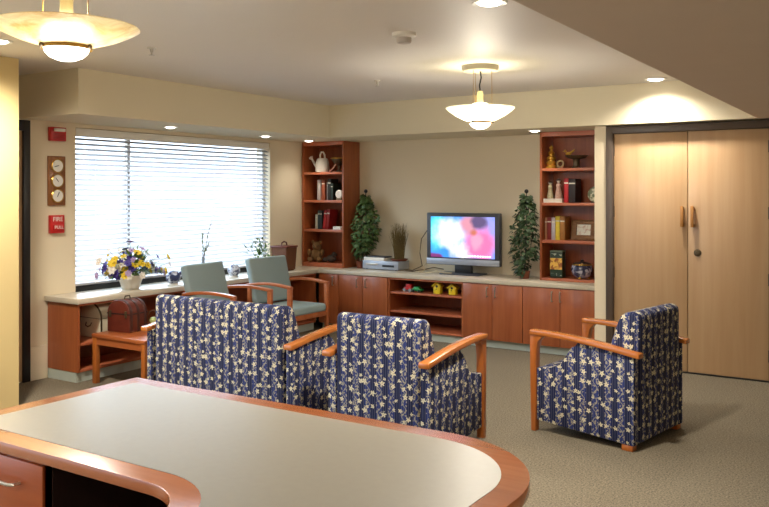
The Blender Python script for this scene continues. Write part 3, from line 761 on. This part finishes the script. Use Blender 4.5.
def topiary(loc, label, hgt, r, mat, seed, lean=0., xlo=-9, xhi=9, zlow=.05):
    random.seed(seed)
    t = thing('ivy_topiary', label, 'plant', loc, 0, 'ivy topiaries on the counter')
    MB().lathe([(0, 0), (.045, 0), (.056, .07), (.06, .075), (.054, .08), (0, .07)], seg=28).build('pot', M['terra'], t)
    wr = MB(); wr.tube([(0, 0, .07), (lean, 0, hgt*.4), (lean, 0, hgt-.02)], .005, 6)
    for k in range(3):
        a = 2.09*k; wr.tube([(.03*math.cos(a), .03*math.sin(a), .07), (lean+.4*r*math.cos(a), .4*r*math.sin(a), hgt*.5), (lean, 0, hgt*.93)], .003, 5)
    wr.build('trellis', M['black'], t)
    MB().ball((lean, 0, hgt-.022), .022, u=14, v=10).build('finial_ball', M['black'], t)
    fo = MB(); k = 0
    while k < 780:
        q = random.random(); z = zlow+q*(hgt*.93-zlow)
        prof = r*min(1, .52+q*1.5)*(1 if q < .45 else max(.2, 1-((q-.45)/.62)**1.5))
        a = rnd(0, 6.28); rr = prof*rnd(.45, 1.06)
        dv = Vector((math.cos(a), math.sin(a), rnd(-.8, .3)))+Vector((rnd(-.6, .6), rnd(-.6, .6), rnd(-.4, .4)))
        x = lean*min(1, q*3)+rr*math.cos(a); L = rnd(.035, .06)
        xe = x+dv.normalized().x*L
        k += 1
        if min(x, xe) < xlo+.02 or max(x, xe) > xhi-.02: continue
        if xhi > 5 and z < .2 and max(x, xe) > .07: continue
        if xhi < 5 and z < .2 and max(x, xe) > .05: continue
        fo.leaf((x, rr*math.sin(a)*.85, z), dv, (math.cos(a), math.sin(a), .6), L, rnd(.032, .05), .35)
    for q, n_ in (((.62, 8), (.47, 6)) if xhi > 5 else ()):
        for j in range(n_):
            fo.leaf((lean+r*.75+j*.013, -.04, hgt*q), (rnd(-.3, 1), rnd(-1, .5), rnd(-.6, .6)), (0, -1, .3), .045, .035, .3)
    fo.build('foliage', mat, t, recalc=False)
topiary((-5.515, 8.06, ZW), 'tall ivy topiary beside the left bookcase, behind the silver video player', .93, .165, M['leafs'], 3, lean=.07, xlo=-.13, zlow=.14)
topiary((-3.40, 7.97, ZW), 'tall darker ivy topiary against the right bookcase', .925, .165, M['leafs_dark'], 5, lean=.02, xhi=.185, zlow=.04)
random.seed(11)
t = thing('video_player', 'silver video player on the counter left of the television', 'video player', (-5.175, 7.955, ZW))
MB().box((-.245, 0, .008), (.245, .24, .104), b=.004).build('case', M['silver'], t)
MB().box((.03, -.003, .038), (.19, .004, .062)).build('display', M['black'], t)
MB().box((-.2, -.003, .055), (-.03, .003, .075), b=.001).build('tape_door', M['steel'], t)
for sx in (-.2, .2):
    for y in (.03, .2): MB().lathe([(0, 0), (.014, 0), (.014, .01), (0, .01)], c=(sx, y, 0), seg=12).build('foot', M['black'], t)
t = thing('cable_box', 'flat white box lying on top of the silver video player', 'box', (-5.255, 8.02, ZW+.1045))
MB().box((-.15, -.06, 0), (.13, .08, .036), b=.003).build('body', M['white'], t)
MB().box((-.13, -.055, .036), (.145, .085, .05), b=.003).build('lid', M['darkgrey'], t)
t = thing('dried_grass', 'bundle of dried brown grass in a shallow clay dish on the video player', 'dried plant', (-5.0, 8.09, ZW+.104))
MB().lathe([(0, 0), (.08, 0), (.105, .022), (.1, .026), (.075, .012), (0, .012)], seg=28).build('dish', M['terra'], t)
g = MB()
for k in range(230):
    a = rnd(0, 6.28); r0 = .055*math.sqrt(random.random()); top = rnd(.28, .44); sp = rnd(1.3, 2.3)
    g.tube([(r0*math.cos(a), r0*math.sin(a), .012), (r0*1.3*math.cos(a), r0*1.3*math.sin(a), top*.5), (r0*sp*math.cos(a)+rnd(-.02, .02), r0*sp*math.sin(a)+rnd(-.02, .02), top)], [.0026, .002, .001], 4)
g.build('grass', M['grass'], t)

# television
t = thing('television', 'flat-screen television with a colourful picture on the counter', 'television', (-4.13, 7.98, ZW), R(1.5))
MB().box((-.435, 0, .10), (.435, .075, .668), b=.008).build('cabinet', M['darkgrey'], t)
MB().box((-.435, -.004, .105), (.435, .003, .168), b=.004).build('speaker_bar', M['silver'], t)
sc_ = MB().box((-.383, -.0035, -.223), (.383, .001, .223)).build('screen', M['screen'], t, loc=(0, -.001, .405))
MB().box((-.02, -.0035, .174), (.02, .001, .178)).build('badge', M['steel'], t)
MB().box((-.06, -.0045, -.203), (-.06+.001, -.003, -.202)).build('caption', emit('caption_white', (1, 1, 1, 1), .9), sc_)
cp = sc_.children[0]; bm = bmesh.new()
x = .06
for k in range(10):
    wd = rnd(.014, .03)
    v = [bm.verts.new(q) for q in ((x, -.0042, -.208), (x+wd, -.0042, -.208), (x+wd, -.0042, -.192), (x, -.0042, -.192))]; bm.faces.new(v); x += wd+.007
bm.to_mesh(cp.data); bm.free()
MB().box((-.1, .02, .012), (.1, .06, .11), b=.004).build('neck', M['black'], t)
MB().box((-.235, -.09, 0), (.235, .14, .016), b=.005).build('base', M['darkgrey'], t)
cab = MB(); cab.tube([(-4.66, 8.14, ZW+.46), (-4.74, 8.15, ZW+.36), (-4.76, 8.15, ZW+.2), (-4.70, 8.1, ZW+.06), (-4.78, 8.02, ZW+.012), (-4.86, 8.0, ZW+.008), (-4.74, 7.94, ZW+.008), (-4.62, 8.0, ZW+.03), (-4.55, 8.1, ZW+.05), (-4.45, 8.15, ZW+.03)], .006, 6)
tag(cab.build('power_cable', plain('brown_cable', lin(92, 74, 54), .5)), 'looped dark cable trailing on the counter left of the television', 'cable')
cab = MB(); cab.tube([(-4.58, 8.03, ZW+.13), (-4.60, 7.98, ZW+.08), (-4.58, 7.94, ZW+.03), (-4.62, 7.90, ZW+.008), (-4.5, 7.89, ZW+.01), (-4.40, 7.90, ZW+.03), (-4.3, 7.88, ZW+.02), (-4.2, 7.87, ZW+.024)], .006, 6)
tag(cab.build('power_cable', plain('pale_cable', lin(196, 182, 150), .5)), 'pale tangled cable in front of the television base', 'cable')

# ------------------------------------------------------- bookcase contents
# left case, top shelf
t = thing('watering_can', 'white watering can on the top shelf of the left bookcase', 'watering can', (-6.055, 8.02, ZSL[0]+EPS))
MB().lathe([(0, 0), (.082, 0), (.086, .01), (.08, .12), (.068, .158), (.055, .168), (0, .17)], seg=32).build('body', M['ceramic'], t)
MB().tube([(-.06, 0, .03), (-.11, 0, .09), (-.158, 0, .165)], [.018, .014, .012], 12).build('spout', M['ceramic'], t)
MB().lathe([(.012, 0), (.03, .03), (0, .036)], seg=18, mat=Matrix.Translation((-.155, 0, .16)) @ Matrix.Rotation(R(-42), 4, 'Y')).build('sprinkler_rose', plain('pink_white', lin(236, 214, 200), .4), t)
MB().tube([(-.03, 0, .16), (-.034, 0, .21), (-.015, 0, .245), (.012, 0, .245), (.034, 0, .21), (.04, 0, .15)], .011, 10).build('handle', M['ceramic'], t)
t = thing('pedestal_bowl', 'small bronze pedestal bowl right of the white watering can', 'bowl', (-5.80, 8.02, ZSL[0]+EPS))
MB().lathe([(0, 0), (.042, 0), (.04, .012), (.018, .03), (.022, .075), (.06, .1), (.1, .15), (.104, .16), (.095, .158), (.05, .11), (0, .1)], seg=32).build('bowl', M['bronze'], t)
MB().lathe([(.098, .152), (.106, .158), (.104, .168), (.094, .162)], seg=32).build('rim', M['gold'], t)
t2 = MB().tube([(-5.90, 7.955, ZSL[0]+.008), (-5.845, 7.95, ZSL[0]+.04), (-5.80, 7.945, ZSL[0]+.09)], .007, 8)
MB  # (thin spoon resting below)
tag(t2.build('spoon', plain('pink_spoon', lin(214, 160, 140), .4)), 'thin pinkish spoon leaning in front of the bronze pedestal bowl', 'spoon')

def book(x0, x1, y, z, h, d, mat, label, group, tilt=0.):
    t = thing('book', label, 'book', ((x0+x1)/2, y, z+EPS+abs(math.sin(tilt))*(x1-x0)/2), 0, group)
    t.rotation_euler = (0, tilt, 0)
    w = (x1-x0)/2
    MB().box((-w+.003, .004, .004), (w-.003, d-.003, h-.005)).build('pages', M['paper'], t)
    c = MB(); c.box((-w, 0, 0), (w, .005, h), b=.0015); c.box((-w, 0, 0), (-w+.003, d, h)); c.box((w-.003, 0, 0), (w, d, h))
    c.build('cover', mat, t)
    b = MB(); b.box((-w+.002, -.0012, h*.78), (w-.002, .001, h*.83)); b.build('spine_band', M['gold'] if (x0*1000) % 2 > 1 else M['paper'], t)
    return t
def bk(c, n): return plain('book_'+n, lin(*c), .5, noise=.12, nscale=30)
GL = 'books in the left bookcase'; GR = 'books in the right bookcase'
y = 7.985; z = ZSL[1]
book(-6.105, -6.058, y, z, .245, .16, bk((206, 196, 190), 'white'), 'white-spined book on the second shelf of the left bookcase', GL)
book(-6.042, -5.990, y, z, .245, .16, bk((172, 92, 60), 'rust'), 'rust red book next to the white-spined book, left bookcase', GL)
book(-5.962, -5.948, y, z, .215, .16, bk((150, 140, 140), 'grey'), 'thin grey book beside the dark books, second shelf of the left bookcase', GL)
book(-5.945, -5.905, y, z, .255, .16, bk((38, 38, 34), 'black'), 'tall black book on the second shelf of the left bookcase', GL)
book(-5.902, -5.868, y, z, .20, .16, bk((34, 56, 48), 'green'), 'dark green book beside the white round clock, left bookcase', GL)
t = thing('small_clock', 'small round white clock on the second shelf of the left bookcase', 'clock', (-5.765, 7.965, z+EPS))
MB().lathe([(0, .0), (.05, .0), (.052, .02), (.044, .03), (0, .03)], seg=28, mat=Matrix.Translation((0, .02, .07)) @ Matrix.Rotation(R(90), 4, 'X')).build('case', M['ceramic'], t)
MB().box((-.035, -.012, 0), (.035, .03, .024), b=.004).build('stand', plain('olive_stand', lin(130, 120, 90), .5), t)
z = ZSL[2]
book(-6.135, -6.100, y, z, .175, .15, bk((196, 196, 176), 'ivory'), 'short ivory book leftmost on the third shelf of the left bookcase', GL)
book(-6.098, -6.066, y, z, .225, .16, bk((30, 62, 66), 'teal'), 'dark teal book next to the short ivory book, left bookcase', GL)
book(-6.064, -6.035, y, z, .225, .16, bk((52, 58, 62), 'slate'), 'slate grey book between the teal and the red books, left bookcase', GL)
book(-6.025, -5.985, y, z+.001, .23, .16, bk((168, 24, 22), 'redA'), 'bright red book leaning right, first of two, left bookcase', GL, tilt=R(7))
book(-5.978, -5.940, y, z+.001, .235, .16, bk((150, 22, 20), 'redB'), 'darker red book leaning right, second of two, left bookcase', GL, tilt=R(7))
t = thing('card_box', 'small white box on the third shelf of the left bookcase', 'box', (-5.775, 7.93, z+EPS))
MB().box((-.055, 0, 0), (.055, .06, .034), b=.002).build('body', M['white'], t); MB().box((-.057, -.002, .024), (.057, .062, .036), b=.002).build('lid', M['white'], t)
# plush bear
t = thing('stuffed_bear', 'seated tan stuffed bear at the bottom of the left bookcase', 'stuffed toy', (-6.13, 8.01, ZBL+.001), R(20))
b = MB(); b.ball((0, 0, .082), .08, (.95, .85, 1.03)); b.ball((.005, -.015, .19), .058, (1.05, .95, .95)); b.ball((0, -.068, .178), .026, (1.1, 1, .8), 12, 8)
for s in (-1, 1):
    b.ball((s*.045, -.005, .238), .022, (1, .5, 1), 12, 8); b.ball((s*.058, -.085, .034), .034, (.9, 1.5, .95), 14, 8); b.ball((s*.082, -.04, .115), .028, (.9, 1.2, 1.5), 12, 8)
b.build('body', M['bear'], t)
MB().ball((0, -.094, .184), .007, u=8, v=6).build('nose', M['black'], t)
for s in (-1, 1): MB().ball((s*.022, -.068, .203), .006, u=8, v=6).build('eye', M['black'], t)
t = thing('dark_figurine', 'dark small reclining figurine beside the stuffed bear', 'figurine', (-5.92, 8.02, ZBL+EPS), 0)
b = MB(); b.ball((0, 0, .045), .045, (1.6, .9, 1)); b.ball((.05, -.01, .095), .034, (1, 1, 1), 14, 8); b.ball((-.075, -.02, .03), .028, (1.4, 1, 1), 12, 8)
b.build('body', plain('dark_plush', lin(70, 58, 48), .8, noise=.25, nscale=40), t)
MB().ball((.06, -.04, .1), .008, u=8, v=6).build('eye', M['black'], t)

# right case, top shelf
t = thing('gold_tower', 'gold tiered tower ornament on the top shelf of the right bookcase', 'ornament', (-3.12, 8.0, ZSR[0]+EPS))
MB().lathe([(0, 0), (.058, 0), (.06, .012), (.044, .03), (.05, .046), (.054, .058), (.034, .075), (.034, .085), (.048, .098), (.046, .112), (.026, .128), (.026, .14), (.036, .152), (.03, .166), (.014, .178), (.014, .19), (.022, .204), (.018, .218), (.005, .232), (0, .24)], seg=30).build('body', M['gold'], t)
t = thing('stone_ring', 'small pale stone ring lying beside the gold tower', 'ornament', (-3.02, 7.985, ZSR[0]+EPS))
k = MB(); k.tube([(.032*math.cos(R(a)), 0, .0435+.032*math.sin(R(a))) for a in range(-80, 285, 15)], .01, 8); k.build('ring', plain('pale_stone', lin(190, 160, 110), .5, noise=.2), t)
MB().box((-.02, -.012, 0), (.02, .012, .012), b=.003).build('base', M['bronze'], t)
t = thing('bird_dish', 'dark pedestal dish with a gold bird on its rim, right bookcase', 'dish', (-2.855, 8.0, ZSR[0]+EPS))
MB().lathe([(0, 0), (.05, 0), (.048, .008), (.034, .02), (.032, .075), (.04, .088), (.09, .1), (.118, .125), (.112, .126), (.08, .108), (0, .104)], seg=32).build('dish', M['bronze'], t)
b = MB(); b.ball((-.085, 0, .145), .022, (1.5, .8, .9), 14, 8); b.ball((-.118, 0, .172), .014, (1, .9, 1), 12, 8); b.tube([(-.07, 0, .15), (-.03, 0, .175), (-.02, 0, .19)], [.014, .008, .003], 8); b.tube([(-.13, 0, .172), (-.148, 0, .168)], [.005, .001], 6)
b.build('bird', M['gold'], t)
z = ZSR[1]
t = thing('book', 'thick white book lying flat on the second shelf of the right bookcase', 'book', (-3.086, 7.955, z+EPS), 0, GR)
MB().box((-.097, .003, .004), (.095, .17, .034)).build('pages', M['paper'], t)
c = MB(); c.box((-.1, 0, 0), (.1, .175, .004)); c.box((-.1, 0, .034), (.1, .175, .039)); c.box((-.1, 0, 0), (-.096, .175, .039)); c.build('cover', M['white'], t)
def figurine(x, y_, z_, label, hue, sc):
    t = thing('porcelain_figurine', label, 'figurine', (x, y_, z_), 0, 'pair of porcelain figurines on the flat white book')
    t.scale = (sc, sc, sc)
    MB().lathe([(0, 0), (.036, 0), (.04, .02), (.03, .07), (.022, .11), (.028, .13), (.02, .15), (.01, .158), (0, .16)], seg=24).build('body', plain('porcelain_'+label[:5], hue, .3, noise=.3, nscale=45), t)
    MB().ball((0, 0, .178), .02, u=14, v=10).build('head', M['ceramic'], t)
    MB().lathe([(.0, .205), (.012, .2), (.03, .186), (.021, .183)], seg=20).build('hat', plain('hat_'+label[:5], lin(120, 100, 84), .5), t)
figurine(-3.135, 8.01, z+.0415, 'left porcelain figurine in olive on the flat white book', lin(190, 178, 140), .88)
figurine(-3.05, 8.02, z+.0415, 'right porcelain figurine in pink on the flat white book', lin(214, 170, 150), 1.0)
book(-2.98, -2.935, 7.985, z, .245, .17, bk((196, 34, 44), 'crimson'), 'bright crimson book upright on the second shelf of the right bookcase', GR)
book(-2.932, -2.862, 7.985, z, .24, .17, bk((40, 26, 30), 'blackwide'), 'wide black book right of the crimson book, right bookcase', GR)
t = thing('display_plate', 'decorative plate on edge at the right end of the second shelf', 'plate', (-2.665, 8.02, z+EPS))
MB().lathe([(0, 0), (.06, .004), (.078, .014), (.075, .018), (.055, .009), (0, .006)], seg=32, mat=Matrix.Translation((0, 0, .082)) @ Matrix.Rotation(R(78), 4, 'X')).build('plate', mottled('plate_glaze', lin(206, 200, 168), lin(110, 120, 90), 30), t)
MB().box((-.04, -.03, 0), (.04, .04, .012), b=.002).build('stand', M['bronze'], t)
z = ZSR[2]
yy = 7.975
book(-3.180, -3.158, yy, z, .225, .16, bk((170, 120, 84), 'tan'), 'tan book leftmost on the third shelf of the right bookcase', GR)
book(-3.156, -3.112, yy, z, .228, .16, bk((132, 34, 32), 'maroon'), 'maroon book next to the tan book, right bookcase', GR)
book(-3.110, -3.070, yy, z, .226, .16, bk((196, 188, 196), 'lavender'), 'pale lavender book between the maroon and yellow books', GR)
book(-3.068, -3.022, yy, z, .24, .16, bk((232, 204, 60), 'yellow'), 'bright yellow book on the third shelf of the right bookcase', GR)
book(-3.020, -2.968, yy, z, .238, .16, bk((176, 120, 52), 'amber'), 'ornate amber brown book right of the yellow book', GR)
t = thing('picture_frame', 'ornate bronze picture frame on the third shelf of the right bookcase', 'picture frame', (-2.795, 8.0, z+.004), R(-4))
t.rotation_euler = (R(-8), 0, R(-4))
fr = MB(); w_, h_ = .128, .205
fr.box((-w_, 0, 0), (w_, .02, .055), b=.006); fr.box((-w_, 0, h_-.045), (w_, .02, h_), b=.006); fr.box((-w_, 0, .04), (-w_+.06, .02, h_-.03), b=.006); fr.box((w_-.05, 0, .04), (w_, .02, h_-.03), b=.006)
fr.build('frame', plain('carved_bronze', lin(140, 98, 58), .4, metal=.35, noise=.35, nscale=40, bump=.5, bscale=70), t)
MB().box((-w_+.05, .008, .05), (w_-.045, .014, h_-.04)).build('picture', mottled('picture_print', lin(222, 220, 206), lin(196, 168, 150), 26, .4, .56, .08), t)
z = ZBR
t = thing('biscuit_tin', 'tall dark green tin with a yellow picture, bottom of the right bookcase', 'tin', (-3.055, 7.96, z+EPS))
MB().box((-.066, 0, 0), (.066, .1, .262), b=.006).build('body', plain('dark_green_tin', lin(38, 62, 46), .35, noise=.15), t)
MB().box((-.067, -.001, .262), (.067, .101, .275), b=.004).build('lid', plain('tin_lid', lin(120, 134, 110), .35), t)
MB().box((-.064, -.0022, .085), (.064, .001, .2)).build('picture', mottled('harvest_print', lin(232, 186, 80), lin(150, 80, 30), 20, .4, .54, .06), t)
for zz in (.035, .235): MB().box((-.058, -.0022, zz-.012), (.058, .001, zz+.012)).build('band', mottled('tin_band', lin(38, 62, 46), lin(190, 200, 180), 24, .4, .56, .04), t)
t = thing('lidded_pot', 'round blue patterned pot with a lid, bottom of the right bookcase', 'pot', (-2.80, 8.01, z+EPS))
MB().lathe([(0, .015), (.06, .015), (.09, .04), (.108, .085), (.102, .125), (.092, .14), (0, .14)], seg=36).build('body', mottled('patterned_glaze', lin(46, 46, 72), lin(168, 164, 176), 19, .25, .57, .05), t)
MB().lathe([(.094, .138), (.1, .143), (.094, .15), (.085, .148)], seg=36).build('rim', M['gold'], t)
MB().lathe([(.092, .149), (.07, .163), (.03, .171), (.014, .175), (.018, .188), (0, .194)], seg=36).build('lid', plain('dark_lid', lin(70, 56, 50), .3, noise=.2), t)
for k in range(3):
    a = 2.09*k-1.57; MB().ball((.07*math.cos(a), .07*math.sin(a), .012), .014, (1, 1, .85), 10, 8).build('foot', M['gold'], t)

# toys on the open shelf
z = .505
t = thing('toy_truck', 'small red toy truck with grey wheels on the open shelf', 'toy', (-4.70, 7.80, z+EPS))
b = MB(); b.box((-.045, -.03, .02), (.05, .03, .05), b=.006); b.box((-.02, -.028, .045), (.045, .028, .082), b=.006); b.build('body', M['red'], t)
for sx in (-.035, .035):
    for s in (-1, 1): MB().lathe([(0, -.006), (.018, -.006), (.018, .006), (0, .006)], seg=16, mat=Matrix.Translation((sx, s*.031, .018)) @ Matrix.Rotation(R(90), 4, 'X')).build('wheel', plain('grey_wheel', lin(150, 156, 160), .5), t)
t = thing('toy_car', 'small green toy car beside the red toy truck', 'toy', (-4.585, 7.80, z+EPS))
b = MB(); b.prism([(-.06, .014), (.06, .014), (.06, .034), (.035, .04), (.02, .058), (-.025, .058), (-.045, .04), (-.06, .036)], 'y', -.03, .03, b=.005); b.build('body', M['green'], t)
for sx in (-.035, .035):
    for s in (-1, 1): MB().lathe([(0, -.005), (.014, -.005), (.014, .005), (0, .005)], seg=14, mat=Matrix.Translation((sx, s*.031, .014)) @ Matrix.Rotation(R(90), 4, 'X')).build('wheel', M['black'], t)
def birdhouse(x, h, label):
    t = thing('toy_birdhouse', label, 'toy', (x, 7.78, z+EPS), 0, 'yellow toy birdhouses')
    w = .04
    MB().prism([(-w, 0), (w, 0), (w, h*.62), (0, h*.9), (-w, h*.62)], 'y', 0, .06, b=.002).build('body', M['toyyellow'], t)
    for s in (-1, 1):
        MB().prism([(s*.0005, h*.905), (s*.0005, h*.99), (s*(w+.018), h*.64), (s*(w+.012), h*.56)], 'y', -.012, .07).build('roof', M['toyyellow'], t)
    MB().lathe([(0, .002), (.013, .002), (.013, 0)], seg=16, mat=Matrix.Translation((0, 0, h*.6)) @ Matrix.Rotation(R(90), 4, 'X')).build('entrance', M['black'], t)
    MB().tube([(0, .002, h*.38), (0, -.02, h*.38)], .004, 6).build('perch', M['toyroof'], t)
birdhouse(-4.335, .130, 'taller yellow toy birdhouse on the open shelf, left of the pair')
birdhouse(-4.15, .115, 'shorter yellow toy birdhouse on the open shelf, right of the pair')

# ------------------------------------------------------------ light and sky
wd = bpy.data.worlds.new('World'); S.world = wd; wd.use_nodes = True
WN = NT(wd.node_tree); bg = wd.node_tree.nodes['Background']
el = WN.n('ShaderNodeSeparateXYZ', {0: WN.n('ShaderNodeTexCoord').outputs['Generated']}).outputs[2]
gr = WN.n('ShaderNodeValToRGB', {0: WN.m('MULTIPLY_ADD', el, .5, .5)})          # ground, bright haze at the horizon, sky
K = .84
cr = gr.color_ramp; cr.elements[0].position = .36; cr.elements[0].color = (.30*K, .29*K, .26*K, 1)
cr.elements[1].position = .44; cr.elements[1].color = (1.15*K, 1.35*K, 1.65*K, 1)
e = cr.elements.new(.55); e.color = (2.0*K, 2.35*K, 2.8*K, 1)
e = cr.elements.new(.8); e.color = (9*K, 11*K, 13*K, 1)
wd.node_tree.links.new(gr.outputs[0], bg.inputs[0]); bg.inputs[1].default_value = 1.
def portal(loc, rot, sx, sy):
    l = bpy.data.lights.new('sky_portal', 'AREA'); l.shape = 'RECTANGLE'; l.size = sx; l.size_y = sy; l.cycles.is_portal = True
    o = bpy.data.objects.new('sky_portal', l); COL.objects.link(o); o.location = loc; o.rotation_euler = rot
portal((XL-.18, (WY0+WY1)/2, (WZ0+WZ1)/2), (0, R(-90), 0), WZ1-WZ0, WY1-WY0)
portal((XC-.14, (A0+A1)/2, 1.175), (0, R(-90), 0), 2.15, A1-A0)

# ------------------------------------------------------------------- camera
cam = bpy.data.cameras.new('Camera'); co = bpy.data.objects.new('Camera', cam); COL.objects.link(co)
co.location = (0, 0, 1.58); co.rotation_euler = (R(90), 0, math.atan(530.5/825))
cam.sensor_width = 36; cam.lens = 825/769*36; cam.shift_x = 0; cam.shift_y = -(253.5-194)/769
cam.clip_start = .05
S.camera = co
S.view_settings.view_transform = 'Standard'; S.view_settings.look = 'None'
S.view_settings.exposure = .72; S.view_settings.gamma = 1.; S.view_settings.use_curve_mapping = False
S.cycles.use_denoising = True; S.cycles.max_bounces = 10; S.cycles.diffuse_bounces = 6; S.cycles.transparent_max_bounces = 16
S.cycles.sample_clamp_indirect = 6.
